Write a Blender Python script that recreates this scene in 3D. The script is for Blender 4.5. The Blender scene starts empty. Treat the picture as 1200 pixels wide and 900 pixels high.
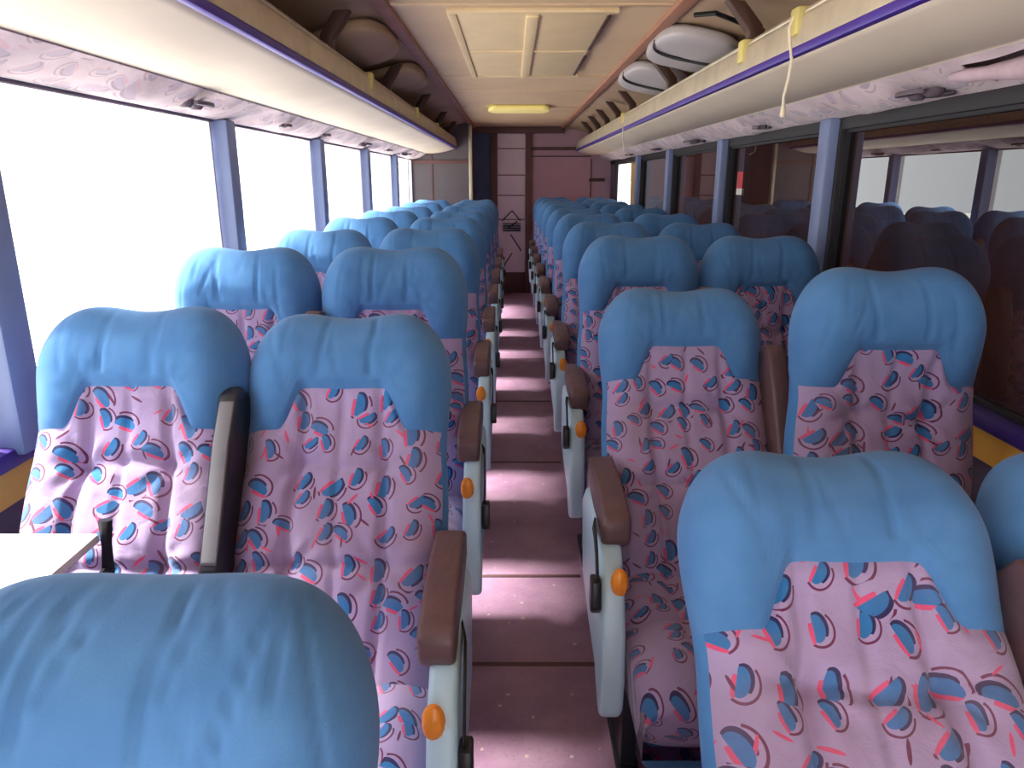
import bpy, bmesh, math, random
from mathutils import Vector, Matrix
R = math.radians
scn = bpy.context.scene
C = scn.collection
# ------------------------------------------------------------------ camera, world, sun, exposure
CAM_H, F, PITCH = 1.45, 850.0, 15.77
cam = bpy.data.cameras.new('camera'); cam.sensor_width = 36.0; cam.lens = 36.0 * F / 1200.0
cam.clip_start = 0.02; cam.clip_end = 200
co = bpy.data.objects.new('camera', cam); C.objects.link(co)
co.location = (0, 0, CAM_H); co.rotation_euler = (R(90 - PITCH), 0, 0)
scn.camera = co
SKY = 3.9
w = bpy.data.worlds.new('overcast_sky'); scn.world = w; w.use_nodes = True
wb = w.node_tree.nodes['Background']; wb.inputs[0].default_value = (0.93, 0.96, 1.0, 1); wb.inputs[1].default_value = SKY
sd = bpy.data.lights.new('sun', 'SUN'); sd.energy = 22.0; sd.angle = R(13); sd.color = (1, .97, .92)
so = bpy.data.objects.new('sun', sd); C.objects.link(so)
SUN_DIR = Vector((1.0, -0.22, -1.36))       # the way the light travels
so.rotation_euler = SUN_DIR.to_track_quat('-Z', 'Y').to_euler()
so.location = (-6, 4, 8)
vs = scn.view_settings
scn.display_settings.display_device = 'sRGB'
vs.view_transform = 'Standard'; vs.look = 'None'; vs.gamma = 1; vs.use_curve_mapping = False
vs.exposure = -0.25
cy = scn.cycles
cy.use_denoising = True
cy.max_bounces = 10; cy.diffuse_bounces = 6; cy.glossy_bounces = 4; cy.transparent_max_bounces = 12
cy.caustics_reflective = False; cy.caustics_refractive = False
cy.sample_clamp_indirect = 8

# ------------------------------------------------------------------ helpers
def tag(o, label=None, cat=None, group=None, kind=None):
    if label: o['label'] = label
    if cat: o['category'] = cat
    if group: o['group'] = group
    if kind: o['kind'] = kind
    return o
def link(name, me, parent=None, loc=(0, 0, 0), rot=(0, 0, 0)):
    o = bpy.data.objects.new(name, me); C.objects.link(o)
    o.location = loc; o.rotation_euler = rot
    if parent: o.parent = parent
    return o
def thing(name, label, cat, loc=(0, 0, 0), group=None, rot=(0, 0, 0)):
    return tag(link(name, None, None, loc, rot), label, cat, group)
def struct(name, me, label=None, cat=None):
    o = link(name, me); tag(o, label, cat, None, 'structure'); return o
def me_from(vs_, fs, mat, smooth=True, uv=None, name='mesh'):
    me = bpy.data.meshes.new(name); me.from_pydata([tuple(v) for v in vs_], [], fs)
    if mat: me.materials.append(mat)
    if uv:
        l = me.uv_layers.new(name='UVMap')
        for lp in me.loops: l.data[lp.index].uv = uv[lp.vertex_index]
    if smooth: me.polygons.foreach_set('use_smooth', [True] * len(me.polygons))
    me.update(); return me
class MB:
    """collects shapes in one bmesh"""
    def __init__(s): s.bm = bmesh.new()
    def box(s, lo, hi, r=0, seg=2):
        lo, hi = Vector(lo), Vector(hi)
        t = bmesh.new(); bmesh.ops.create_cube(t, size=1)
        for v in t.verts: v.co = Vector(((lo[i] + hi[i]) / 2 + v.co[i] * (hi[i] - lo[i]) for i in range(3)))
        if r: bmesh.ops.bevel(t, geom=list(t.edges), offset=r, segments=seg, profile=.5, affect='EDGES', clamp_overlap=True)
        return s.add(t)
    def add(s, t):
        me = bpy.data.meshes.new('tmp'); t.to_mesh(me); t.free(); s.bm.from_mesh(me); bpy.data.meshes.remove(me); return s
    def prism(s, pts, axis, a, b, r=0, seg=2):
        """polygon pts in the two other axes, extruded along axis from a to b"""
        def P(p, k):
            q = list(p); q.insert(axis, k); return q
        t = bmesh.new(); n = len(pts)
        A = [t.verts.new(P(p, a)) for p in pts]; B = [t.verts.new(P(p, b)) for p in pts]
        t.faces.new(A); t.faces.new(B[::-1])
        for i in range(n): t.faces.new((A[i], B[i], B[(i + 1) % n], A[(i + 1) % n]))
        bmesh.ops.recalc_face_normals(t, faces=list(t.faces))
        if r: bmesh.ops.bevel(t, geom=list(t.edges), offset=r, segments=seg, profile=.5, affect='EDGES', clamp_overlap=True)
        return s.add(t)
    def tube(s, pts, rad, n=8):
        pts = [Vector(p) for p in pts]; t = bmesh.new(); rings = []
        rr = rad if isinstance(rad, (list, tuple)) else [rad] * len(pts)
        for i, p in enumerate(pts):
            d = (pts[min(i + 1, len(pts) - 1)] - pts[max(i - 1, 0)]).normalized()
            up = Vector((0, 0, 1)) if abs(d.z) < .9 else Vector((1, 0, 0))
            x = d.cross(up).normalized(); y = x.cross(d).normalized()
            rings.append([t.verts.new(p + rr[i] * (math.cos(k * 2 * math.pi / n) * x + math.sin(k * 2 * math.pi / n) * y)) for k in range(n)])
        for a, b in zip(rings, rings[1:]):
            for k in range(n): t.faces.new((a[k], a[(k + 1) % n], b[(k + 1) % n], b[k]))
        t.faces.new(rings[0][::-1]); t.faces.new(rings[-1])
        bmesh.ops.recalc_face_normals(t, faces=list(t.faces))
        return s.add(t)
    def ribbon(s, pts, wdt, th, side=(0, 1, 0)):
        """flat strap along pts, wide along side"""
        pts = [Vector(p) for p in pts]; sd_ = Vector(side).normalized(); t = bmesh.new(); rings = []
        for i, p in enumerate(pts):
            d = (pts[min(i + 1, len(pts) - 1)] - pts[max(i - 1, 0)]).normalized()
            n = d.cross(sd_).normalized()
            rings.append([t.verts.new(p + sd_ * a * wdt / 2 + n * b * th / 2) for a, b in ((-1, -1), (1, -1), (1, 1), (-1, 1))])
        for a, b in zip(rings, rings[1:]):
            for k in range(4): t.faces.new((a[k], a[(k + 1) % 4], b[(k + 1) % 4], b[k]))
        t.faces.new(rings[0][::-1]); t.faces.new(rings[-1])
        bmesh.ops.recalc_face_normals(t, faces=list(t.faces))
        return s.add(t)
    def lathe(s, prof, center, axis='Z', n=20, scale=(1, 1, 1)):
        t = bmesh.new(); rings = []
        for r_, h in prof:
            ring = []
            for k in range(n):
                a = 2 * math.pi * k / n
                x, y = r_ * math.cos(a) * scale[0], r_ * math.sin(a) * scale[1]
                p = {'Z': (x, y, h), 'X': (h, x, y), 'Y': (x, h, y)}[axis]
                ring.append(t.verts.new(Vector(center) + Vector(p)))
            rings.append(ring)
        for a, b in zip(rings, rings[1:]):
            for k in range(n): t.faces.new((a[k], a[(k + 1) % n], b[(k + 1) % n], b[k]))
        t.faces.new(rings[0][::-1]); t.faces.new(rings[-1])
        bmesh.ops.recalc_face_normals(t, faces=list(t.faces))
        return s.add(t)
    def mesh(s, mat, smooth=False, uvscale=None, name='mesh'):
        me = bpy.data.meshes.new(name); s.bm.normal_update()
        s.bm.to_mesh(me); s.bm.free()
        if mat: me.materials.append(mat)
        if smooth:
            me.polygons.foreach_set('use_smooth', [True] * len(me.polygons))
            me.set_sharp_from_angle(angle=R(40))
        return me
def smooth01(a, b, x):
    t = max(0, min(1, (x - a) / (b - a))); return t * t * (3 - 2 * t)
def gauss(x, s): return math.exp(-(x / s) ** 2)

# ------------------------------------------------------------------ materials
def srgb(r, g, b):
    f = lambda c: (c / 255) / 12.92 if c / 255 <= .04045 else ((c / 255 + .055) / 1.055) ** 2.4
    return (f(r), f(g), f(b), 1)
class NT:
    def __init__(s, name):
        s.m = bpy.data.materials.new(name); s.m.use_nodes = True; s.t = s.m.node_tree; s.n = s.t.nodes; s.n.clear()
        s.out = s.n.new('ShaderNodeOutputMaterial')
    def put(s, sock, v):
        if v is None: return
        if hasattr(v, 'is_linked') or isinstance(v, bpy.types.NodeSocket): s.t.links.new(v, sock)
        else: sock.default_value = v
    def math(s, op, a, b=None, c=None):
        n = s.n.new('ShaderNodeMath'); n.operation = op
        s.put(n.inputs[0], a); s.put(n.inputs[1], b); s.put(n.inputs[2], c); return n.outputs[0]
    def vec(s, op, a, b=None, scale=None):
        n = s.n.new('ShaderNodeVectorMath'); n.operation = op
        s.put(n.inputs[0], a)
        if b is not None: s.put(n.inputs[1], b)
        if scale is not None: s.put(n.inputs['Scale'], scale)
        return n.outputs[0]
    def mix(s, f, a, b):
        n = s.n.new('ShaderNodeMix'); n.data_type = 'RGBA'
        s.put(n.inputs[0], f); s.put(n.inputs[6], a); s.put(n.inputs[7], b); return n.outputs[2]
    def noise(s, vec, scale, detail=3, rough=.55, dist=0):
        n = s.n.new('ShaderNodeTexNoise'); s.put(n.inputs['Vector'], vec)
        n.inputs['Scale'].default_value = scale; n.inputs['Detail'].default_value = detail
        n.inputs['Roughness'].default_value = rough; n.inputs['Distortion'].default_value = dist; return n.outputs[0]
    def ramp(s, f, a, b):
        n = s.n.new('ShaderNodeMapRange'); s.put(n.inputs[0], f); n.inputs[1].default_value = a; n.inputs[2].default_value = b; return n.outputs[0]
    def coord(s, k='Object'): return s.n.new('ShaderNodeTexCoord').outputs[k]
    def bump(s, h, strength, dist=.01):
        n = s.n.new('ShaderNodeBump'); s.put(n.inputs['Height'], h); n.inputs['Strength'].default_value = strength; n.inputs['Distance'].default_value = dist
        return n.outputs[0]
    def principled(s, col, rough=.6, metal=0, normal=None, sheen=0, spec=.5, emit=None, estr=0):
        p = s.n.new('ShaderNodeBsdfPrincipled')
        s.put(p.inputs['Base Color'], col); s.put(p.inputs['Roughness'], rough); p.inputs['Metallic'].default_value = metal
        if normal is not None: s.put(p.inputs['Normal'], normal)
        p.inputs['Specular IOR Level'].default_value = spec
        if sheen: p.inputs['Sheen Weight'].default_value = sheen; p.inputs['Sheen Roughness'].default_value = .5
        if emit: p.inputs['Emission Color'].default_value = emit; p.inputs['Emission Strength'].default_value = estr
        s.t.links.new(p.outputs[0], s.out.inputs[0]); return s.m
def plain(name, col, rough=.6, metal=0, vary=.12, nscale=6, bump=.0, bscale=60, spec=.5, sheen=0):
    k = NT(name); c = k.coord()
    n = k.noise(c, nscale, 4)
    dark = tuple(col[i] * (1 - vary) for i in range(3)) + (1,); lite = tuple(min(1, col[i] * (1 + vary)) for i in range(3)) + (1,)
    b = k.bump(k.noise(c, bscale, 3), bump) if bump else None
    return k.principled(k.mix(k.ramp(n, .3, .7), dark, lite), rough, metal, b, sheen, spec)

def fabric_pattern(name, base, blue, navy, pink, maroon, scale=16.5, coord='UV'):
    k = NT(name)
    uv = k.coord(coord)
    oi = k.n.new('ShaderNodeObjectInfo')
    off = k.vec('SCALE', (37.0, 91.0, 0.0), scale=oi.outputs['Random'])
    p = k.vec('ADD', k.vec('SCALE', uv, scale=scale), off)
    def layer(p, rnd):
        v = k.n.new('ShaderNodeTexVoronoi'); v.voronoi_dimensions = '2D'; v.feature = 'F1'
        k.put(v.inputs['Vector'], p); v.inputs['Scale'].default_value = 1; v.inputs['Randomness'].default_value = rnd
        loc = k.vec('SUBTRACT', p, v.outputs['Position'])
        sc = k.n.new('ShaderNodeSeparateColor'); k.put(sc.inputs[0], v.outputs['Color'])
        ang = k.math('MULTIPLY_ADD', sc.outputs[0], 2.4, .3)
        rot = k.n.new('ShaderNodeVectorRotate'); rot.rotation_type = 'Z_AXIS'; k.put(rot.inputs['Vector'], loc); k.put(rot.inputs['Angle'], ang)
        size = k.math('MULTIPLY_ADD', sc.outputs[1], .55, .95)
        q = k.vec('SCALE', rot.outputs[0], scale=size)
        sx = k.n.new('ShaderNodeSeparateXYZ'); k.put(sx.inputs[0], q)
        return sx.outputs[0], sx.outputs[1], sc.outputs[2]
    def ell(a, b, ca, cb, ra, rb):
        x = k.math('DIVIDE', k.math('SUBTRACT', a, ca), ra); y = k.math('DIVIDE', k.math('SUBTRACT', b, cb), rb)
        return k.math('ADD', k.math('MULTIPLY', x, x), k.math('MULTIPLY', y, y))
    lt = lambda x, t: k.math('LESS_THAN', x, t)
    gt = lambda x, t: k.math('GREATER_THAN', x, t)
    an = lambda *xs: xs[0] if len(xs) == 1 else k.math('MULTIPLY', xs[0], an(*xs[1:]))
    a, b, rnd = layer(p, .8)
    col = base
    # a maroon arc swinging round the leaf
    r2 = ell(a, b, .05, .03, .50, .42)
    arc = an(lt(r2, 1.15), gt(r2, .84), gt(k.math('ADD', b, k.math('MULTIPLY', a, .6)), .06))
    col = k.mix(arc, col, maroon)
    pk = an(lt(ell(a, b, .10, -.18, .36, .085), 1.0), lt(b, -.10), gt(a, -.16))
    col = k.mix(pk, col, pink)
    nv = an(lt(ell(a, b, -.03, .00, .44, .30), 1.0), gt(b, -.13), lt(a, .26))
    col = k.mix(nv, col, navy)
    bl = an(lt(ell(a, b, .02, -.05, .40, .25), 1.0), gt(b, -.145))
    col = k.mix(bl, col, blue)
    # little loose strokes between the leaves
    p2 = k.vec('ADD', k.vec('SCALE', p, scale=.93), (4.37, 2.11, 0.0))
    a2, b2, rn2 = layer(p2, .8)
    st = an(lt(ell(a2, b2, 0, 0, .24, .045), 1.0), k.math('SUBTRACT', 1.0, bl), gt(rn2, .35))
    col = k.mix(st, col, k.mix(gt(rn2, .7), maroon, pink))
    # worn, slightly soiled cloth
    o = k.coord('UV')
    wear = k.noise(k.vec('ADD', k.vec('SCALE', o, scale=5), off), 1.0, 4)
    col = k.mix(k.ramp(wear, .35, .8), col, k.mix(.5, col, (.30, .20, .22, 1)))
    h = k.math('ADD', k.noise(o, 22, 3, .5, .6), k.math('MULTIPLY', k.noise(o, 500, 1), .12))
    return k.principled(col, .85, 0, k.bump(h, .35, .012), .25, .2)
def velour(name, c1, c2, wr=.2):
    k = NT(name); o = k.coord()
    n = k.noise(o, 9, 4)
    col = k.mix(k.ramp(n, .3, .75), c1, c2)
    sv = k.n.new('ShaderNodeMapping'); k.put(sv.inputs[0], o); sv.inputs['Scale'].default_value = (16, 6, 5); 
    h = k.math('ADD', k.noise(sv.outputs[0], 1, 2, .5, .8), k.math('MULTIPLY', k.noise(o, 400, 1), .08))
    return k.principled(col, .8, 0, k.bump(h, wr, .012), .14, .2)
def glass(name, tint, ior):
    k = NT(name)
    tr = k.n.new('ShaderNodeBsdfTransparent'); tr.inputs[0].default_value = tint
    gl = k.n.new('ShaderNodeBsdfGlossy'); gl.inputs['Roughness'].default_value = .0; gl.inputs[0].default_value = (1, 1, 1, 1)
    fr = k.n.new('ShaderNodeFresnel'); fr.inputs[0].default_value = ior
    mx = k.n.new('ShaderNodeMixShader'); k.t.links.new(fr.outputs[0], mx.inputs[0]); k.t.links.new(tr.outputs[0], mx.inputs[1]); k.t.links.new(gl.outputs[0], mx.inputs[2])
    k.t.links.new(mx.outputs[0], k.out.inputs[0]); return k.m

M = {}
M['blue'] = velour('blue_velour', srgb(72, 122, 178), srgb(88, 139, 192))
M['shell'] = velour('blue_back_cover', srgb(66, 120, 178), srgb(80, 138, 194), .2)
M['pattern'] = fabric_pattern('leaf_print_moquette', srgb(174, 154, 196), srgb(52, 120, 182), srgb(48, 46, 92), srgb(226, 84, 128), srgb(110, 48, 84))
M['skirt'] = plain('teal_skirt', srgb(40, 92, 132), .8, sheen=.2)
M['panel'] = plain('pale_green_plastic', srgb(190, 220, 236), .38, vary=.06)
M['amber'] = plain('amber_plastic', srgb(246, 148, 46), .3, vary=.05)
M['arm'] = plain('brown_armrest', srgb(102, 74, 76), .45, vary=.15, nscale=12, bump=.15)
M['armdark'] = plain('black_armrest', srgb(38, 38, 46), .35)
M['armgrey'] = plain('grey_armrest_face', srgb(120, 118, 124), .35)
M['black'] = plain('black_plastic', srgb(24, 24, 30), .4)
M['strap'] = plain('black_strap', srgb(30, 28, 34), .8)
M['steel'] = plain('dark_steel', srgb(48, 46, 54), .45, .5)
M['white'] = plain('white_laminate', srgb(236, 232, 228), .35, vary=.04)
M['floor'] = None
M['pillar'] = plain('pillar_blue_paint', srgb(126, 140, 180), .5, vary=.06)
M['rubber'] = plain('window_rubber', srgb(34, 30, 38), .6)
M['sillpurple'] = plain('sill_purple', srgb(62, 38, 122), .5)
M['yellow'] = plain('sill_yellow', srgb(250, 186, 76), .5, vary=.08)
M['sidewall'] = plain('side_wall_vinyl', srgb(98, 84, 104), .7)
M['cream'] = plain('cream_panel', srgb(226, 212, 194), .6, vary=.05, nscale=3)
M['ceil'] = plain('ceiling_board', srgb(222, 194, 158), .6, vary=.06, nscale=2.5)
M['hatch'] = plain('hatch_board', srgb(238, 214, 170), .55, vary=.05)
M['batten'] = plain('ceiling_batten', srgb(170, 120, 98), .5)
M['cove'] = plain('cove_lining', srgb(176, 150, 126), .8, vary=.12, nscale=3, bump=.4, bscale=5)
M['duct'] = plain('duct_vinyl', srgb(186, 180, 184), .5, vary=.06, nscale=5, bump=.3, bscale=9)
M['brown'] = plain('brown_bracket', srgb(72, 44, 36), .6)
M['alu'] = plain('dull_aluminium', srgb(206, 194, 172), .4, .35, vary=.12, nscale=9)
M['purple'] = plain('purple_trim', srgb(70, 42, 156), .45)
M['clip'] = plain('yellowed_clip', srgb(222, 208, 130), .5)
M['cord'] = plain('cotton_cord', srgb(232, 222, 200), .8)
M['mauve'] = plain('rear_wall_mauve', srgb(184, 146, 162), .6, vary=.08, nscale=2)
M['partition'] = plain('partition_board', srgb(90, 82, 88), .6, vary=.12, nscale=2)
M['frame'] = plain('rear_frame_brown', srgb(98, 66, 66), .6)
M['door'] = plain('door_panel', srgb(234, 214, 228), .5, vary=.05)
M['bluepanel'] = plain('rear_blue_panel', srgb(72, 88, 124), .6)
M['outside'] = plain('outside_brick_wall', srgb(96, 58, 48), .9, vary=.4, nscale=1.5)
M['ground'] = plain('pale_dusty_ground', srgb(228, 222, 212), .95, nscale=.6)
M['body'] = plain('bus_outer_skin', srgb(200, 200, 210), .4)
M['curtain'] = plain('tan_curtain', srgb(196, 158, 104), .85)
M['red'] = plain('red_sticker', srgb(206, 40, 52), .4)
M['nozzle'] = plain('vent_grey', srgb(96, 84, 96), .5)
M['loose'] = plain('loose_mauve_cloth', srgb(196, 172, 184), .85, nscale=14, vary=.15)
M['clear'] = glass('clear_glass', (.96, .98, .97, 1), 1.4)
M['tint'] = glass('dark_tinted_glass', (.035, .03, .032, 1), 1.8)
def lamp_mat():
    k = NT('lamp_diffuser'); return k.principled(srgb(240, 226, 150), .4, emit=srgb(255, 228, 140), estr=.35)
M['lamp'] = lamp_mat()
def floor_mat():
    k = NT('mauve_vinyl_floor'); o = k.coord()
    n1 = k.noise(o, 5, 5, .6); n2 = k.noise(o, 90, 2)
    col = k.mix(k.ramp(n1, .3, .7), srgb(154, 114, 142), srgb(182, 144, 166))
    col = k.mix(k.math('MULTIPLY', k.ramp(n2, .55, .75), .35), col, srgb(120, 80, 98))
    dots = k.noise(o, 42, 0); col = k.mix(k.ramp(dots, .80, .83), col, srgb(210, 180, 180))
    return k.principled(col, .5, 0, k.bump(n2, .15, .003))
M['floor'] = floor_mat()
M['valance'] = fabric_pattern('faded_leaf_print', srgb(222, 202, 212), srgb(196, 180, 200), srgb(176, 158, 178), srgb(220, 184, 196), srgb(194, 164, 180), 9)

# ------------------------------------------------------------------ structure: the coach body
XL, XR, Y0, YR = -1.16, 1.26, -2.2, 9.62
SILL, HEAD, CEIL = 0.86, 1.665, 2.08
XC = .06
struct('floor', MB().box((XL - .05, Y0, -.06), (XR + .05, YR + .05, 0)).mesh(M['floor']))
struct('ground', MB().box((-40, -30, -1.3), (40, 60, -1.2)).mesh(M['ground']))
CL, CR = -.484, .633
struct('ceiling', MB().box((CL - .01, Y0, CEIL), (CR + .01, YR + .05, CEIL + .04)).mesh(M['ceil']))
struct('roof', MB().box((XL - .06, Y0, CEIL + .1), (XR + .06, YR + .06, CEIL + .14)).mesh(M['body']))
# ceiling cross battens and long seams
n = 1
def trim(me):
    global n
    o = struct('trim_%d' % n, me); n += 1; return o
for x in (CL, CR):
    trim(MB().box((x - .028, Y0, CEIL - .022), (x + .028, YR, CEIL + .005), .006).mesh(M['batten'], True))
for y in (1.6, 3.0, 4.95, 5.75, 7.0, 8.3):
    trim(MB().box((CL + .03, y - .02, CEIL - .006), (CR - .03, y + .02, CEIL + .003), .002).mesh(M['ceil'], True))
# coves from the seams to the side walls above the racks
def cove(x0, x1):
    s = 1 if x1 > x0 else -1; W_ = abs(x1 - x0)
    prof = []
    for i in range(13):
        a = i / 12
        prof.append((x0 + s * W_ * a, CEIL + .004 - .03 * math.sin(a * math.pi) - .24 * a ** 3))
    vs_, fs = [], []
    ny = 120
    for j in range(ny + 1):
        y = Y0 + (YR - Y0) * j / ny
        for i, (x, z) in enumerate(prof):
            sag = .022 * math.sin(i / 12 * math.pi) * abs(math.sin(y / 1.42 * math.pi))
            vs_.append((x, y, z - sag))
    for j in range(ny):
        for i in range(12):
            a = j * 13 + i; fs.append((a, a + 1, a + 14, a + 13))
    me = me_from(vs_, fs, M['cove']); return me
trim(cove(CL, XL)); trim(cove(CR, XR))

def side_wall(name, x, s):
    """lower wall with sill, header above the windows, outer skin; s = outward sign"""
    xo = x + s * .05
    lo, hi = min(x, xo), max(x, xo)
    b = MB().box((lo, Y0, -.06), (hi, YR + .05, SILL - .12)).box((lo, Y0, HEAD), (hi, YR + .05, CEIL + .12))
    struct(name, b.mesh(M['sidewall']))
    a, c = sorted((x - s * .03, xo))
    trim(MB().box((a, Y0, SILL - .045), (c, YR, SILL), .008).mesh(M['sillpurple'], True))
    a, c = sorted((x - s * .012, xo))
    trim(MB().box((a, Y0, SILL - .13), (c, YR, SILL - .045)).mesh(M['yellow'], True))
    a, c = sorted((x - s * .01, xo))
    trim(MB().box((a, Y0, HEAD - (.035 if s > 0 else -.008)), (c, YR, HEAD + .02), .004).mesh(M['rubber'] if s > 0 else M['body'], True))  # left header pale instead of rubber: window glare put into the colour
side_wall('wall_left', XL, -1)
side_wall('wall_right', XR, 1)
wn = 1
PIL_L = [-1.25, .16, 1.6, 3.04, 4.48, 5.92, 7.36]
PIL_R = [-1.25, .1, 1.5, 2.98, 4.46, 5.94, 7.4]
def windows(x, s, pil, yend, mats):
    global wn
    ys = [Y0] + pil + [yend]
    for p in pil:
        m = MB()
        a, c = sorted((x - s * .05, x + s * .04))
        m.box((a, p - .05, SILL - .02), (c, p + .05, HEAD + .01), .012)
        trim(m.mesh(M['pillar'], True))
        m = MB(); a, c = sorted((x - s * .012, x + s * .045))
        m.box((a, p + .05, SILL), (c, p + .075, HEAD), .004)
        if s > 0: m.box((a, p - .072, SILL), (c, p - .05, HEAD), .004)
        trim(m.mesh(M['rubber'], True))
    for i in range(len(ys) - 1):
        a, b = ys[i] + (.07 if i else 0), ys[i + 1] - (.07 if i < len(ys) - 2 else 0)
        if b - a < .05: continue
        fr = MB(); xa, xb = sorted((x + s * .005, x + s * .04))
        t = .014
        dz = .035 if s > 0 else -.008
        fr.box((xa, a, SILL), (xb, b, SILL + t)).box((xa, a, HEAD - dz - t * .8), (xb, b, HEAD - dz))
        fr.box((xa, a, SILL), (xb, a + t, HEAD - dz)).box((xa, b - t, SILL), (xb, b, HEAD - dz))
        o = struct('window_%d' % wn, fr.mesh(M['rubber'] if s > 0 else M['body']))  # left frames get a pale colour in place of rubber, imitating window glare
        xm = x + s * .022
        mat = mats(i, len(ys) - 1)
        g = link('pane', me_from([(xm, a + .01, SILL + .01), (xm, b - .01, SILL + .01), (xm, b - .01, HEAD - dz - .006), (xm, a + .01, HEAD - dz - .006)], [(0, 1, 2, 3) if s < 0 else (3, 2, 1, 0)], mat, False), o)
        wn += 1
windows(XL, -1, PIL_L, 8.78, lambda i, k: M['clear'])
windows(XR, 1, PIL_R, 9.3, lambda i, k: M['clear'] if i == k - 1 else M['tint'])
# solid wall beyond the last panes
trim(MB().box((XL - .05, 8.78, SILL - .02), (XL, YR + .05, HEAD + .02)).mesh(M['sidewall']))
trim(MB().box((XR, 9.3, SILL - .02), (XR + .05, YR + .05, HEAD + .02)).mesh(M['sidewall']))
# floor seams across the aisle
for y in (1.30, 1.93, 2.45, 3.6, 4.7, 5.9, 7.1):
    trim(MB().box((-.16, y - .008, -.002), (.26, y + .008, .004), .002).mesh(M['frame'], True))

# rear wall, door and partition
struct('wall_rear', MB().box((XL, YR, 0), (-.24, YR + .05, CEIL + .1)).box((-.24, YR, 1.98), (.22, YR + .05, CEIL + .1)).box((.22, YR, 0), (XR, YR + .05, CEIL + .1)).mesh(M['mauve']))
trim(MB().box((-.62, YR - .012, .0), (-.27, YR, 2.0)).mesh(M['bluepanel']))
trim(MB().box((-.275, YR - .06, 0), (-.185, YR, 2.0), .006).mesh(M['frame'], True))
trim(MB().box((.17, YR - .06, 0), (.25, YR, 2.0), .006).mesh(M['frame'], True))
trim(MB().box((-.66, YR - .07, 2.0), (.66, YR, CEIL), .006).mesh(M['frame'], True))
trim(MB().box((-.185, YR - .045, 0), (.17, YR, .27), .004).mesh(M['frame'], True))
trim(MB().box((.25, YR - .02, 1.80), (1.0, YR, 1.84), .006).box((.25, YR - .014, 1.72), (1.0, YR, 1.735), .004).mesh(M['frame'], True))
trim(MB().box((1.0, YR - .014, .3), (1.012, YR, 1.7)).mesh(M['frame']))
dr = struct('door_1', MB().box((-.185, YR - .03, .27), (.17, YR + .02, 2.0), .004).mesh(M['door'], True))
for z in (.95, 1.25, 1.5, 1.82):
    link('panel_seam', MB().box((-.18, YR - .034, z - .006), (.165, YR - .028, z + .006)).mesh(M['frame']), dr)
g = link('louvre_grille', MB().box((-.12, YR - .05, .86), (.11, YR - .03, .875)).box((-.12, YR - .05, .83), (.11, YR - .03, .845)).box((-.12, YR - .05, .80), (.11, YR - .03, .815)).box((-.12, YR - .05, .89), (.11, YR - .03, .902)).mesh(M['steel']), dr)
m = MB()
for (xa, za, xb, zb) in ((-.13, .93, 0, 1.06), (0, 1.06, .11, .93), (-.13, .32, .0, .52), (.12, .55, -.02, .76), (-.05, .84, .07, .93)):
    m.tube([(xa, YR - .034, za), (xb, YR - .034, zb)], .008, 6)
link('cross_brace', m.mesh(M['steel'], True), dr)
hd = thing('grab_handle', 'dark bar handle on the mauve rear wall beside the curtained window', 'handle', (1.08, YR - .03, 1.44))
link('bar', MB().box((-.10, -.02, -.018), (.10, .0, .018), .006).mesh(M['brown'], True), hd)
link('mount', MB().box((-.09, -.002, -.012), (-.06, .03, .012)).mesh(M['brown']), hd)
link('mount', MB().box((.06, -.002, -.012), (.09, .03, .012)).mesh(M['brown']), hd)
# toilet partition at the rear left
struct('wall_partition', MB().box((XL, 8.8, 0), (-.48, 8.84, CEIL)).box((-.52, 8.84, 0), (-.48, YR, CEIL)).mesh(M['partition']))
trim(MB().box((-.50, 8.775, 0), (-.462, 8.85, CEIL - .03), .008).mesh(M['alu'], True))
trim(MB().box((-.94, 8.79, .1), (-.925, 8.8, 1.72)).mesh(M['frame']))
trim(MB().box((XL, 8.786, 1.62), (-.5, 8.8, 1.66)).mesh(M['frame']))

# ------------------------------------------------------------------ outside
struct('wall_outside', MB().box((2.7, -4, -1.2), (3.1, 13.2, 3.2)).mesh(M['outside']))

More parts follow.
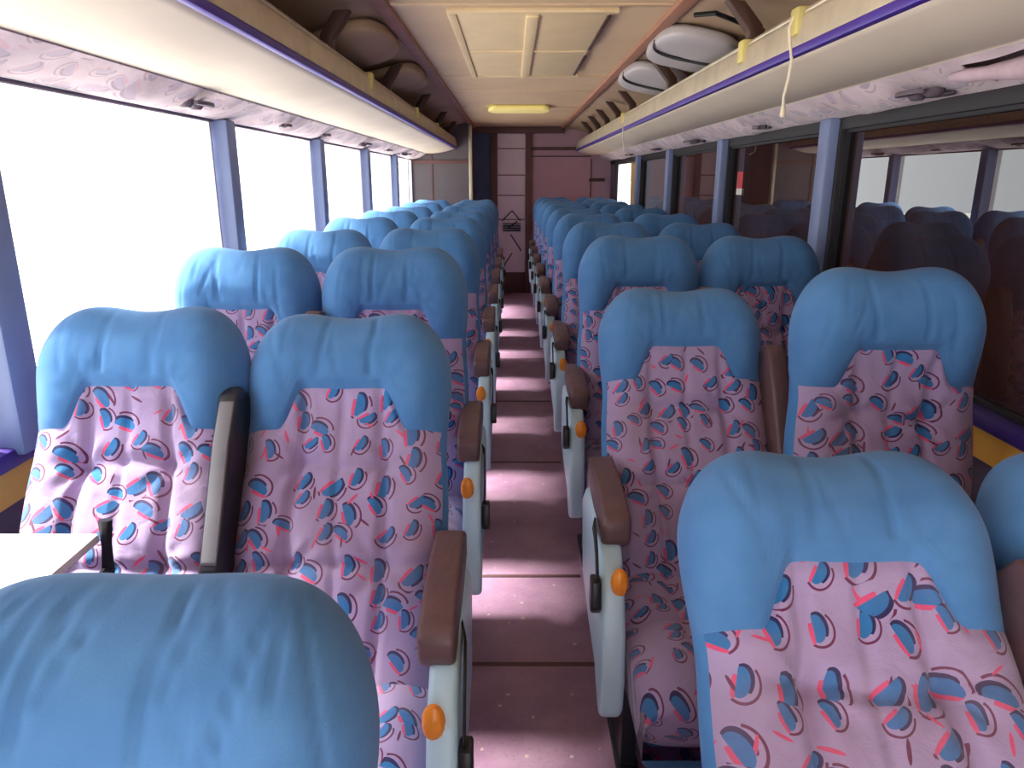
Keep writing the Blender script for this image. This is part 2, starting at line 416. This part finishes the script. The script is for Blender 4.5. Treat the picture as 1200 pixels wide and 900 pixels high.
# ------------------------------------------------------------------ luggage racks
def rack(s, x_in, x_out, z_in, z_out, label, yend):
    """s = -1 left, +1 right"""
    t = thing('luggage_rack', label, 'luggage rack', (x_in, 0, z_in))
    O = Vector((x_in, 0, z_in))
    def loc(p): return (p[0] - O.x, p[1] - O.y, p[2] - O.z)
    def lnk(name, me):
        o = link(name, me, t); me.transform(Matrix.Translation(-O)); return o
    lip = .095
    # under panel: gently curved, with a thickness
    vs_, fs = [], []; ny = 60; nx = 10
    for j in range(ny + 1):
        y = Y0 + (yend - Y0) * j / ny
        for i in range(nx + 1):
            a = i / nx
            x = x_in + (x_out - x_in) * a
            z = z_in + (z_out - z_in) * a - .018 * math.sin(a * math.pi)
            vs_.append((x, y, z))
    k = len(vs_)
    vs_ += [(v[0], v[1], v[2] + .018) for v in vs_]
    for j in range(ny):
        for i in range(nx):
            a = j * (nx + 1) + i; f = (a, a + 1, a + nx + 2, a + nx + 1)
            fs.append(f); fs.append(tuple(q + k for q in f[::-1]))
    for j in range(ny):
        for i in (0, nx):
            a = j * (nx + 1) + i; b = a + nx + 1; fs.append((a, b, b + k, a + k))
    lnk('under_panel', me_from(vs_, fs, M['cream']))
    xs = sorted((x_in - s * .012, x_in + s * .012))
    lnk('purple_trim', MB().box((xs[0], Y0, z_in - .004), (xs[1], yend, z_in + .02), .004).mesh(M['purple'], True))
    # front rail: aluminium channel, leaning back a little
    pr = [(x_in - s * .010, z_in + .02), (x_in + s * .006, z_in + .02), (x_in + s * .022, z_in + lip), (x_in + s * .03, z_in + lip + .012), (x_in + s * .005, z_in + lip + .012), (x_in - s * .002, z_in + lip)]
    lnk('front_rail', MB().prism(pr, 1, Y0, yend, .002).mesh(M['alu'], True))
    lnk('rail_bead', MB().tube([(x_in + s * .012, Y0, z_in + lip + .014), (x_in + s * .012, yend, z_in + lip + .014)], .010, 8).mesh(M['alu'], True))
    # fabric valance between the under panel and the window head, hanging in soft swags
    xw = XL if s < 0 else XR
    vs_, fs, uv = [], [], []; ny = 260; nx = 8
    y_end = yend
    rnd = random.Random(5 if s < 0 else 9); ph = [rnd.uniform(0, 6) for _ in range(6)]
    for j in range(ny + 1):
        y = Y0 + (y_end - Y0) * j / ny
        for i in range(nx + 1):
            a = i / nx
            x = x_out - s * .005 + (xw - s * .004 - x_out + s * .005) * a
            z = z_out - .004 + (HEAD + .012 - z_out) * a
            sag = math.sin(a * math.pi) * (.014 + .012 * math.sin(y * 4.4 + ph[0]) + .008 * math.sin(y * 9.7 + ph[1]) + .005 * math.sin(y * 21 + ph[2] + a * 2))
            vs_.append((x, y, z - sag)); uv.append((a * abs(xw - x_out) * 1.2, y))
    k = len(vs_)
    vs_ += [(v[0], v[1], v[2] + .004) for v in vs_]; uv += uv
    for j in range(ny):
        y = Y0 + (y_end - Y0) * (j + .5) / ny
        for i in range(nx):
            if s > 0 and 1.25 < y < 1.95 and i >= 1 and i <= 5: continue      # torn stretch near the front
            a = j * (nx + 1) + i; f = (a, a + 1, a + nx + 2, a + nx + 1)
            fs.append(f); fs.append(tuple(q + k for q in f[::-1]))
    lnk('fabric_valance', me_from(vs_, fs, M['valance'], True, uv))
    # struts from the rail up to the cove
    for y in ([1.35, 2.75, 4.1, 5.4, 6.1, 6.8, 7.5, 8.2] if s > 0 else [1.5, 2.9, 4.2, 5.6, 7.0, 8.2]):
        m = MB()
        xb = x_in + s * .03; xt = (CL if s < 0 else CR) + s * .10
        m.prism([(x_in + s * .02, z_in + .03), (x_in + s * .09, z_in + .03), (x_in + s * .05, z_in + .17), (xt + s * .06, CEIL - .045), (xt, CEIL - .04), (x_in + s * .005, z_in + .15)], 1, y - .025, y + .025, .004)
        lnk('rack_strut', m.mesh(M['brown'], True))
    return t, lnk
RZ = 1.79
rl, lnk_l = rack(-1, -.646, -1.0, RZ, 1.735, 'cream overhead luggage rack with purple trim above the bright left windows', 8.78)
rr, lnk_r = rack(1, .81, 1.10, RZ, 1.735, 'cream overhead luggage rack with purple trim above the dark right windows', 9.55)
# reading-light and air-vent clusters set in the valances
def service_unit(lnk, s, x, y, z, big):
    k = .8 if not big else 1.35
    m = MB()
    m.lathe([(.0, -.012 * k), (.012 * k, -.012 * k), (.020 * k, -.004), (.022 * k, .006)], (x, y - .03 * k, z), 'Z', 14)
    lnk('air_nozzle', m.mesh(M['nozzle'], True))
    m = MB(); m.lathe([(.0, -.012 * k), (.012 * k, -.012 * k), (.020 * k, -.004), (.022 * k, .006)], (x, y + .03 * k, z), 'Z', 14)
    lnk('air_nozzle', m.mesh(M['nozzle'], True))
    for sg in (-1, 1):
        pts = []
        for q in range(9):
            a = math.pi * q / 8
            pts.append((x + sg * (.03 + .022 * math.sin(a)) * k, y + .05 * k * math.cos(a)))
        t = MB(); t.prism(pts, 2, z - .008, z + .004, .001)
        lnk('reading_light', t.mesh(M['nozzle'], True))
for y, big in ((.7, 0), (2.55, 1), (3.55, 0), (4.3, 0), (5.4, 1), (6.5, 0), (7.5, 1)):
    service_unit(lnk_l, -1, -1.06, y, 1.69, big)
for y, big in ((2.2, 1), (3.6, 0), (4.9, 1), (6.2, 0), (7.6, 0)):
    service_unit(lnk_r, 1, 1.17, y, 1.685, big)
# yellowed clips along the rails
for lnk, x, s, ys in ((lnk_l, -.646, -1, (3.55, 5.2, 6.6)), (lnk_r, .81, 1, (2.25, 2.75, 5.6))):
    for y in ys:
        lnk('rail_clip', MB().box((min(x - s * .016, x + s * .03), y - .03, RZ + .05), (max(x - s * .016, x + s * .03), y + .03, RZ + .125), .008).mesh(M['clip'], True))
# torn cloth roll hanging from the right valance
m = MB(); pts = []
for i in range(16):
    a = i / 15
    pts.append((1.125 + .03 * math.sin(a * 2.2) + .05 * a, 2.0 - .95 * a, 1.70 - .012 * math.sin(a * 3.1)))
tr = link('loose_valance_cloth', m.tube(pts, [.010 + .016 * math.sin(min(1, i / 5) * 1.57) + .003 * math.sin(i * 2.1) for i in range(16)], 10).mesh(M['loose'], True))
tag(tr, 'rolled pinkish cloth hanging loose under the right luggage rack', 'cloth')
# pull cords on the right rack
cd = thing('pull_cord', 'off-white cord with tassel end hanging from the right rack rail', 'cord', (.795, 2.25, RZ + .1))
pts = [(0, 0, 0), (-.012, -.004, -.03), (-.006, -.006, -.07), (.004, -.004, -.11), (.002, 0, -.16), (-.006, .004, -.21), (-.004, .004, -.24)]
link('cord', MB().tube(pts, .0045, 8).mesh(M['cord'], True), cd)
link('tassel', MB().lathe([(.002, .0), (.007, -.006), (.009, -.03), (.006, -.034)], (-.004, .004, -.232), 'Z', 10).mesh(M['cord'], True), cd)
c2 = MB().tube([(.80, 5.5, RZ + .1), (.792, 5.49, RZ + .02), (.80, 5.5, RZ - .08), (.81, 5.5, RZ - .15), (.85, 5.5, RZ - .17)], .004, 6)
tag(link('thin_cord', c2.mesh(M['cord'], True)), 'thin white string drooping from the far part of the right rack', 'cord')

# ------------------------------------------------------------------ ceiling fittings
ht = thing('roof_hatch', 'square cream roof hatch with a cross seam in the ceiling', 'hatch', (XC + .02, 3.95, CEIL))
link('hatch_panel', MB().box((-.30, -.88, -.018), (.30, .88, .0), .006).mesh(M['hatch'], True), ht)
link('cross_rib', MB().box((-.025, -.87, -.03), (.025, .87, -.016), .006).mesh(M['hatch'], True), ht)
link('cross_rib', MB().box((-.29, -.05, -.026), (.29, -.03, -.016), .004).mesh(M['hatch'], True), ht)
link('edge_seal', MB().box((.29, -.85, -.024), (.305, -.1, -.004), .002).box((.29, .1, -.024), (.305, .8, -.004), .002).mesh(M['brown'], True), ht)
link('edge_frame', MB().box((-.33, -.9, -.026), (-.295, .9, 0), .006).box((-.33, -.92, -.022), (.33, -.88, 0), .006).box((-.33, .88, -.022), (.33, .92, 0), .006).mesh(M['hatch'], True), ht)
lt = thing('ceiling_lamp', 'pale yellow oblong lamp lens on the ceiling near the rear', 'lamp', (XC, 6.95, CEIL))
pts = []
for q in range(24):
    a = 2 * math.pi * q / 24
    pts.append(((.20 if math.cos(a) > 0 else -.20) + .075 * math.cos(a), .18 * math.sin(a)))
link('lamp_rim', MB().prism([(p[0] * 1.06, p[1] * 1.1) for p in pts], 2, -.012, 0, .003).mesh(M['clip'], True), lt)
link('lens', MB().prism(pts, 2, -.045, -.012, .014, 3).mesh(M['lamp'], True), lt)

def cushion_blob(lx, ly, lz, mat, seed=0, n=16):
    rnd = random.Random(seed); t = bmesh.new(); bmesh.ops.create_cube(t, size=2)
    bmesh.ops.subdivide_edges(t, edges=list(t.edges), cuts=n, use_grid_fill=True)
    ph = [rnd.uniform(0, 6) for _ in range(4)]
    for v in t.verts:
        c = v.co; p = 3.4
        l = (abs(c.x) ** p + abs(c.y) ** p + abs(c.z) ** p) ** (1 / p)
        c = c / l
        c.z += .10 * math.sin(3 * c.x + ph[0]) * math.sin(2.6 * c.y + ph[1]) + .03 * math.sin(7 * c.y + ph[2])
        v.co = Vector((c.x * lx / 2, c.y * ly / 2, c.z * lz / 2))
    m = MB(); m.add(t); return m.mesh(mat, True)
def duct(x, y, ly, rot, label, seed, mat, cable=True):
    t = thing('duct_cover' if cable else 'shade_toned_duct', label, 'duct cover' if cable else 'ceiling lining', (x, y, CEIL - .072), None, (0, rot, 0))  # those without cable are duct covers too, coloured darker for shade, not lining
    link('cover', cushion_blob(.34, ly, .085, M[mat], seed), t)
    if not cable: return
    h = ly / 2
    pts = []
    for q in range(17):
        a = math.pi * q / 16
        pts.append((-.168 * math.cos(a), -h * .1 + .03 * math.sin(a * 2), -.047 * abs(math.sin(a)) ** .35 - .004))
    link('black_cable', MB().tube(pts, .007, 8).mesh(M['black'], True), t)
duct(.80, 3.55, .72, R(14), 'bulging pale duct cover with black cable above the right rack, nearer one', 1, 'duct')
duct(.81, 4.55, .8, R(14), 'bulging pale duct cover above the right rack, further back', 2, 'duct')
duct(-.68, 3.45, .72, R(-14), 'bulging duct cover, its colour darkened for shade, above the left rack, nearer one', 3, 'cove', False)  # left covers take the darker cove colour to stand for shade
duct(-.68, 4.6, .8, R(-14), 'bulging duct cover, its colour darkened for shade, above the left rack, further back', 4, 'cove', False)
m = MB().tube([(CR + .05, 2.98, CEIL - .04), (.74, 2.9, CEIL - .05), (.84, 2.95, CEIL - .07), (.95, 3.0, CEIL - .09)], .009, 8)
tag(link('black_cable', m.mesh(M['black'], True)), 'black cable running over the right ceiling edge before the duct cover', 'cable')

# curtain at the last right window, and the red sticker
vs_, fs = [], []
ny, nz = 40, 16
for j in range(ny + 1):
    a = j / ny
    for i in range(nz + 1):
        b = i / nz
        pin = .55 + .45 * abs(b - .42) ** .6 if b < .42 else .55 + .45 * (b - .42) ** .7
        y = 7.45 + .40 * a * (.78 + .5 * (b - .45) ** 2) 
        x = XR - .028 + .012 * math.sin(a * 34) 
        vs_.append((x, y, SILL + .02 + (HEAD - .07 - SILL) * b))
for j in range(ny):
    for i in range(nz):
        a = j * (nz + 1) + i; fs.append((a, a + 1, a + nz + 2, a + nz + 1))
cu = link('window_curtain', me_from(vs_, fs, M['curtain'])); tag(cu, 'narrow tan curtain drawn aside at the last right window', 'curtain')
md = cu.modifiers.new('thick', 'SOLIDIFY'); md.thickness = .003
st = thing('warning_sticker', 'small red and white sticker on the dark right window glass', 'sticker', (XR + .017, 4.22, 1.42))
link('red_field', MB().box((-.001, -.05, -.02), (.001, .05, .07)).mesh(M['red']), st)
link('white_field', MB().box((-.001, -.05, -.055), (.001, .05, -.02)).mesh(M['white']), st)

# ------------------------------------------------------------------ seats
L, HW = .83, .232
def vb(u):
    a = abs(u)
    return .758 - (.112) * smooth01(.37, .64, a) 
def back_shape(u, v, opt):
    """point on the front of the back cushion; u -1..1 across, v 0..1 up"""
    a = abs(u)
    wv = HW * (1 - .035 * gauss(v - .62, .10)) * (1 - .13 * max(0, (v - .80) / .20) ** 3.2)
    x = u * wv
    top = smooth01(.66, 1, v)
    z = v * L - top * (.062 * a ** 5 + .017 * opt.get('dip', 1) * gauss(u, .42))
    e = max(0, 1 - a ** 4.5) ** .5 * (max(0, 1 - max(0, (v - .70) / .30) ** 3.2)) ** .5
    T = .062 + .045 * smooth01(.66, .86, v) + .022 * gauss(v - .28, .2)
    d = T
    if v > .5:                                      # lobes either side of the head
        d += .016 * gauss(a - .72, .28) * smooth01(.6, .75, v)
    # channels of the quilted insert
    low = 1 - smooth01(.70, .80, v)
    d -= .017 * gauss(a - (.40 + .04 * math.sin(v * 7 + opt['p'][0])), .045) * low
    d -= .010 * gauss(u - .02 * math.sin(v * 9), .035) * low * smooth01(.02, .2, v) * .8
    d += .012 * gauss(a - .74, .22) * low
    d -= .014 * gauss(v - .555 - .012 * math.sin(u * 5 + opt['p'][1]), .016) * (1 - smooth01(.40, .5, a) * .8)
    d -= .012 * gauss(v - .30, .014) * low
    for su in (-.4, .4):                            # tufts
      for vt in (.555, .30):
        r2 = ((u - su) / .15) ** 2 + ((v - vt) / .05) ** 2
        d -= .016 * math.exp(-r2)
        ang = math.atan2((v - vt) * 3.3, (u - su))
        d += .0048 * math.sin(ang * 7 + opt['p'][2] + vt * 9) * math.exp(-abs(r2 - 1.6) * .5) * low
    # seam between head cover and insert
    s_ = v - vb(u)
    d -= .010 * gauss(s_, .014)
    # pulled creases of the head cover
    up = smooth01(.0, .05, s_)
    for (cu_, sl, wd, dp, v0, v1) in opt['cre']:
        cc = cu_ + sl * (v - .85)
        d -= dp * gauss(u - cc, wd) * up * smooth01(v0, v0 + .05, v) * (1 - smooth01(v1 - .03, v1, v) * .6)
    for su in (-.40, .40):
        r = math.hypot((u - su) * HW, (v - .758) * L)
        ang = math.atan2((v - .758) * L, (u - su) * HW)
        d += .0016 * math.sin(ang * 8 + opt['p'][3]) * math.exp(-((r - .035) / .035) ** 2) * up
    return Vector((x, -d * e, z))
def grid(nu, vals_u, rows, opt):
    vs_, uv = [], []
    for r in rows:
        for u in vals_u:
            v = r(u); p = back_shape(u, v, opt); vs_.append(p); uv.append((p.x + .3, p.z))
    fs = []
    k = len(vals_u)
    for j in range(len(rows) - 1):
        for i in range(k - 1):
            a = j * k + i; fs.append((a, a + 1, a + k + 1, a + k))
    return vs_, fs, uv
def uspace(n, lim):
    m = math.asin(min(1, lim)) if lim >= 1 else None
    return [math.sin((2 * i / n - 1) * math.pi / 2) * lim if False else lim * (1.5 * (2 * i / n - 1) - .5 * (2 * i / n - 1) ** 3) for i in range(n + 1)]
back_cache = {}
def back_meshes(seed):
    if seed in back_cache: return back_cache[seed]
    rnd = random.Random(seed * 17 + 3)
    opt = {'p': [rnd.uniform(0, 6) for _ in range(5)], 'cre': []}
    opt['cre'] += [(-.24 + rnd.uniform(-.05, .05), rnd.uniform(-.5, .2), .018, .0075, .76, .99), (.22 + rnd.uniform(-.05, .05), rnd.uniform(-.2, .6), .018, .0075, .76, .99)]
    for q in range(5 if seed != 9 else 14):
        opt['cre'].append((rnd.uniform(-.85, .85), rnd.uniform(-1.2, 1.2), rnd.uniform(.014, .024) * (.75 if seed == 9 else 1), rnd.uniform(.0022, .004) * (1.9 if seed == 9 else 1), rnd.uniform(.68, .9), rnd.uniform(.92, 1.0)))
    if seed == 9: opt['dip'] = .25
    NU, NL, NH = 84, 64, 52
    us = uspace(NU, .955)
    lo_rows = [(lambda u, t=j / NL: vb(u) * t) for j in range(NL + 1)]
    vs_, fs, uv = grid(NU, us, lo_rows, opt)
    me_b = me_from(vs_, fs, M['pattern'], True, uv, 'backrest')
    usf = uspace(NU, 1.0)
    hi_rows = [(lambda u, t=j / NH: vb(u) + (1 - vb(u)) * (1.6 * t - .6 * t * t if False else math.sin(t * math.pi / 2))) for j in range(NH + 1)]
    vs_, fs, uv = grid(NU, usf, hi_rows, opt)
    me_h = me_from(vs_, fs, M['blue'], True, uv, 'headrest')
    # shell: the two side strips and the whole rear
    vs_, fs = [], []
    def addgrid(pts, ny, nx, flip=False):
        b = len(vs_); vs_.extend(pts)
        for j in range(ny):
            for i in range(nx):
                a = b + j * (nx + 1) + i; f = (a, a + 1, a + nx + 2, a + nx + 1)
                fs.append(f[::-1] if flip else f)
    for sg in (-1, 1):
        pts = []
        for j in range(NL + 1):
            for q in range(7):
                u = sg * (.955 + .045 * math.sin(q / 6 * math.pi / 2)); pts.append(back_shape(u, vb(u) * j / NL, opt))
        addgrid(pts, NL, 6, sg < 0)
    pts = []; nx, ny = 28, 30
    ub = uspace(nx, 1.0)
    for j in range(ny + 1):
        v = math.sin(j / ny * math.pi / 2)
        for u in ub:
            a = abs(u); p = back_shape(u, v, dict(opt, cre=[]))
            e = max(0, 1 - a ** 5) ** .5 * (max(0, 1 - max(0, (v - .75) / .25) ** 3)) ** .5
            pts.append(Vector((p.x, .055 * e, p.z)))
    addgrid(pts, ny, nx, True)
    # underside
    b = len(vs_)
    bot = [back_shape(u, 0, opt) for u in ub]
    pts = bot + [Vector((p.x, .055 * max(0, 1 - abs(u) ** 5) ** .5, 0)) for p, u in zip(bot, ub)]
    addgrid(pts, 1, nx, True)
    me_s = me_from(vs_, fs, M['shell'], True, None, 'back_shell')
    back_cache[seed] = (me_b, me_h, me_s); return back_cache[seed]
def cushion_mesh(seed):
    rnd = random.Random(seed + 50); ph = [rnd.uniform(0, 6) for _ in range(4)]
    nx, ny = 44, 48
    vs_, fs, uv = [], [], []
    W_, D_ = .225, .50
    for j in range(ny + 1):
        t = j / ny                                  # 0 front bottom lip .. 1 rear
        for i in range(nx + 1):
            u = uspace(nx, 1.0)[i] if False else (2 * i / nx - 1)
            u = 1.5 * u - .5 * u ** 3
            a = abs(u)
            # path: front face rises, then rolls over onto the top
            if t < .25:
                q = t / .25; y = -D_ - .035 * math.sin(q * math.pi / 2); zb = -.13 + .10 * q
                nrm = 0
            else:
                q = (t - .25) / .75
                ang = min(1, q / .16) * math.pi / 2
                y = -D_ - .035 + .06 * (1 - math.cos(ang)) * 0 + (D_ + .035) * q
                y = -D_ - .035 * (1 - min(1, q / .16)) + (D_) * max(0, q - .02)
                zb = -.03 + .045 * math.sin(ang) - .035 * max(0, q - .16)
            edge = max(0, 1 - a ** 6) ** .5
            z = zb
            if t >= .25:
                z = zb - .05 * (1 - edge) + .012 * edge * gauss(a - .7, .25)
                z -= .013 * gauss(a - .40, .05) + .011 * gauss((t - .62), .018) + .007 * gauss(u, .04)
                z += .004 * math.sin(9 * u + ph[0]) * math.sin(14 * t + ph[1])
            x = u * W_
            yy = y if t >= .25 else y + .03 * (1 - edge)
            vs_.append((x, yy, .485 + z)); uv.append((x + .25, t * .62 + .9))
    k = nx + 1
    for j in range(ny):
        for i in range(nx):
            a = j * k + i; fs.append((a, a + 1, a + k + 1, a + k))
    # sides and bottom
    b = len(vs_)
    for j in range(ny + 1):
        for i in (0, nx):
            p = vs_[j * k + i]; vs_.append((p[0], p[1], .355)); uv.append((uv[j * k + i][0], uv[j * k + i][1] + .08))
    for j in range(ny):
        a, c = j * k, b + 2 * j
        fs.append((a, a + k, c + 2, c)); a += nx; c += 1; fs.append((a, c, c + 2, a + k))
        fs.append((b + 2 * j, b + 2 * j + 2, b + 2 * j + 3, b + 2 * j + 1))
    return me_from(vs_, fs, M['pattern'], True, uv, 'cushion')
mc = {}
def cached(key, fn):
    if key not in mc: mc[key] = fn()
    return mc[key]
def end_panel(s):
    pr = [(.16, .60), (.08, .665), (-.14, .675), (-.235, .66), (-.30, .60), (-.345, .50), (-.362, .40), (-.352, .31), (-.325, .275), (-.29, .285), (-.22, .34), (-.05, .36), (.10, .40)]
    a, b = sorted((s * .232, s * .284))
    return MB().prism(pr, 0, a, b, .013, 3).mesh(M['panel'], True)
def panel_foot(s):
    a, b = sorted((s * .16, s * .215))
    return MB().box((a, -.30, 0), (b, .05, .025), .006).box((a + .008, -.2, .02), (b - .008, -.05, .32), .006).mesh(M['steel'], True)
def amber(s):
    return MB().lathe([(0, -.010), (.016, -.009), (.022, -.003), (.023, .006)], (s * .245, -.303, .605), 'Y', 18, (.85, 1.45, 1)).mesh(M['amber'], True)
def armrest_mesh(s):
    pr = [(.10, .685), (.10, .745), (-.02, .752), (-.15, .742), (-.222, .73), (-.238, .71), (-.238, .672), (-.225, .652), (-.17, .65), (.0, .665)]
    a, b = sorted((s * .212, s * .277))
    return MB().prism(pr, 0, a, b, .010, 3).mesh(M['arm'], True)
def folded_arm(kind):
    """along local z (up the backrest), origin at the pivot"""
    pr = [(-.10, .20), (-.125, .23), (-.128, .50), (-.118, .60), (-.10, .625), (-.04, .62), (-.025, .58), (-.03, .26), (-.05, .21)]
    if kind == 'dark':
        return MB().prism(pr, 0, -.022, .022, .009, 3).mesh(M['armdark'], True)
    return MB().prism(pr, 0, -.025, .025, .009, 3).mesh(M['arm'], True)
def folded_face():
    pr = [(-.108, .225), (-.129, .25), (-.133, .49), (-.122, .585), (-.112, .59), (-.118, .26)]
    return MB().prism(pr, 0, -.016, .016, .003, 2).box((-.012, -.128, .27), (.012, -.12, .30), .003).mesh(M['armgrey'], True)
BZ = lambda s: 0 if s > 0 else .055
def belt(s):
    pts = [(s * .279, -.10, .655), (s * .29, -.17, .667), (s * .293, -.235, .66), (s * .294, -.275, .63), (s * .294, -.292, .59), (s * .293, -.298, .555)]
    pts = [(p[0], p[1], p[2] + BZ(s) * i / 5) for i, p in enumerate(pts)]
    return MB().ribbon(pts, .034, .004, (0, .6, -.8)).mesh(M['strap'], True)
def buckle(s):
    a, b = sorted((s * .286, s * .308))
    return MB().prism([(y_, z_ + BZ(s)) for y_, z_ in ((-.276, .56), (-.318, .56), (-.325, .50), (-.312, .482), (-.28, .482), (-.27, .50))], 0, a, b, .005).mesh(M['black'], True)
def buckle_face(s):
    a, b = sorted((s * .306, s * .3105))
    return MB().box((a, -.312, .505 + BZ(s)), (b, -.282, .53 + BZ(s)), .002).mesh(M['armgrey'], True)
ORD = ['front', 'second', 'third', 'fourth', 'fifth', 'sixth', 'seventh', 'eighth', 'ninth', 'tenth']
def seat(x, y, th, side, aisle, row, seed, label, arm='brown', tray=False, belted=True):
    s = (1 if side == 'left' else -1)               # the way to the aisle
    t = thing('bus_seat', label, 'seat', (x, y, 0), 'blue and leaf-print seats on the %s of the aisle' % side)
    PZ = .43
    mb, mh, ms = back_meshes(seed)
    for nm, me in (('backrest', mb), ('headrest', mh), ('back_shell', ms)):
        link(nm, me, t, (0, 0, PZ), (R(-th), 0, 0))
    link('cushion', cached(('cu', seed % 3), lambda: cushion_mesh(seed % 3)), t)
    link('seat_skirt', cached('skirt', lambda: MB().box((-.215, -.50, .29), (.215, .06, .365), .02, 3).mesh(M['skirt'], True)), t)
    link('pedestal', cached(('ped', s), lambda: panel_foot(s)), t)
    if aisle:
        ep = link('end_panel', cached(('ep', s), lambda: end_panel(s)), t)
        link('amber_button', cached(('am', s), lambda: amber(s)), ep)
        link('armrest', cached(('ar', s), lambda: armrest_mesh(s)), t)
        if belted:
            sb = link('seat_belt', cached(('belt', s), lambda: belt(s)), t)
            bk = link('buckle', cached(('bk', s), lambda: buckle(s)), sb)
        fa = link('folding_armrest', cached(('fa', arm), lambda: folded_arm(arm)), t, (-s * .236, 0, PZ), (R(-th), 0, 0))
        if arm == 'dark': link('grey_face', cached('faf', folded_face), fa)
    if tray:
        tt = link('tray_table', MB().box((-.24, .75, .832), (.115, 1.025, .85), .006).mesh(M['white'], True), t, (0, 0, 0))
        link('tray_arm', MB().tube([(.125, 1.03, .872), (.125, 1.015, .78), (.125, .8, .74), (.125, .42, .74)], .012, 8).mesh(M['steel'], True), tt)
        link('tray_arm', MB().tube([(-.25, 1.03, .85), (-.25, .8, .76), (-.24, .42, .74)], .010, 8).mesh(M['steel'], True), tt)
    return t
XLA, XLW, XRA, XRW = -.372, -.842, .487, .957
left = [(.135, 42, 42), (1.28, 31, 27), (2.2, 9, 10), (3.14, 10, 13), (4.06, 9, 8), (4.98, 11, 9), (5.9, 8, 12), (6.82, 10, 9), (7.74, 9, 10)]
right = [(.535, 45, 45), (1.70, 31, 9), (2.70, 10, 11), (3.62, 10, 12), (4.52, 9, 9), (5.42, 11, 8), (6.30, 8, 10), (7.16, 10, 11), (8.0, 9, 9), (8.85, 8, 9)]
for i, (y, ta, tw) in enumerate(left):
    la = 'blue and purple bus seat left of the aisle, %s row, next to the aisle' % ORD[i]
    lw = 'blue and purple bus seat left of the aisle, %s row, next to the bright window' % ORD[i]
    if i == 0:
        la = 'close bus seat at the bottom left showing its wrinkled blue headrest'
        lw = 'front left bus seat beside the window with an open white tray table behind it'
    if i == 1:
        la = 'reclined bus seat behind the bottom-left headrest, with a belt buckle hanging over its aisle panel'
        lw = 'bus seat behind the white tray table, beside a dark raised armrest'
    if i == 8: la = la.replace('ninth', 'last'); lw = lw.replace('ninth', 'last')
    seat(XLA + (.012 if i == 0 else 0), y, ta, 'left', True, i, 9 if i == 0 else i % 4, la, 'dark' if i == 1 else 'brown')
    seat(XLW + (.02 if i == 1 else 0), y, tw, 'left', False, i, (i + 2) % 4, lw, tray=(i == 0))
for i, (y, ta, tw) in enumerate(right):
    la = 'blue and purple bus seat right of the aisle, %s row, next to the aisle' % ORD[i]
    lw = 'blue and purple bus seat right of the aisle, %s row, next to the dark window' % ORD[i]
    if i == 0:
        la = 'large close bus seat at the bottom right showing its leaf-print back'
        lw = 'bus seat cut off by the right frame edge, behind a brown upright armrest'
    if i == 1:
        la = 'lower reclined bus seat, second row right of the aisle, with brown aisle armrest'
        lw = 'tall upright bus seat beside the dark right window, second row'
    if i == 9: la = la.replace('tenth', 'last'); lw = lw.replace('tenth', 'last')
    seat(XRA - (.008 if i == 1 else 0), y, ta, 'right', True, i, (i + 1) % 4, la)
    seat(XRW - (.042 if i == 1 else 0), y - (.05 if i == 1 else 0), tw, 'right', False, i, (i + 3) % 4, lw)
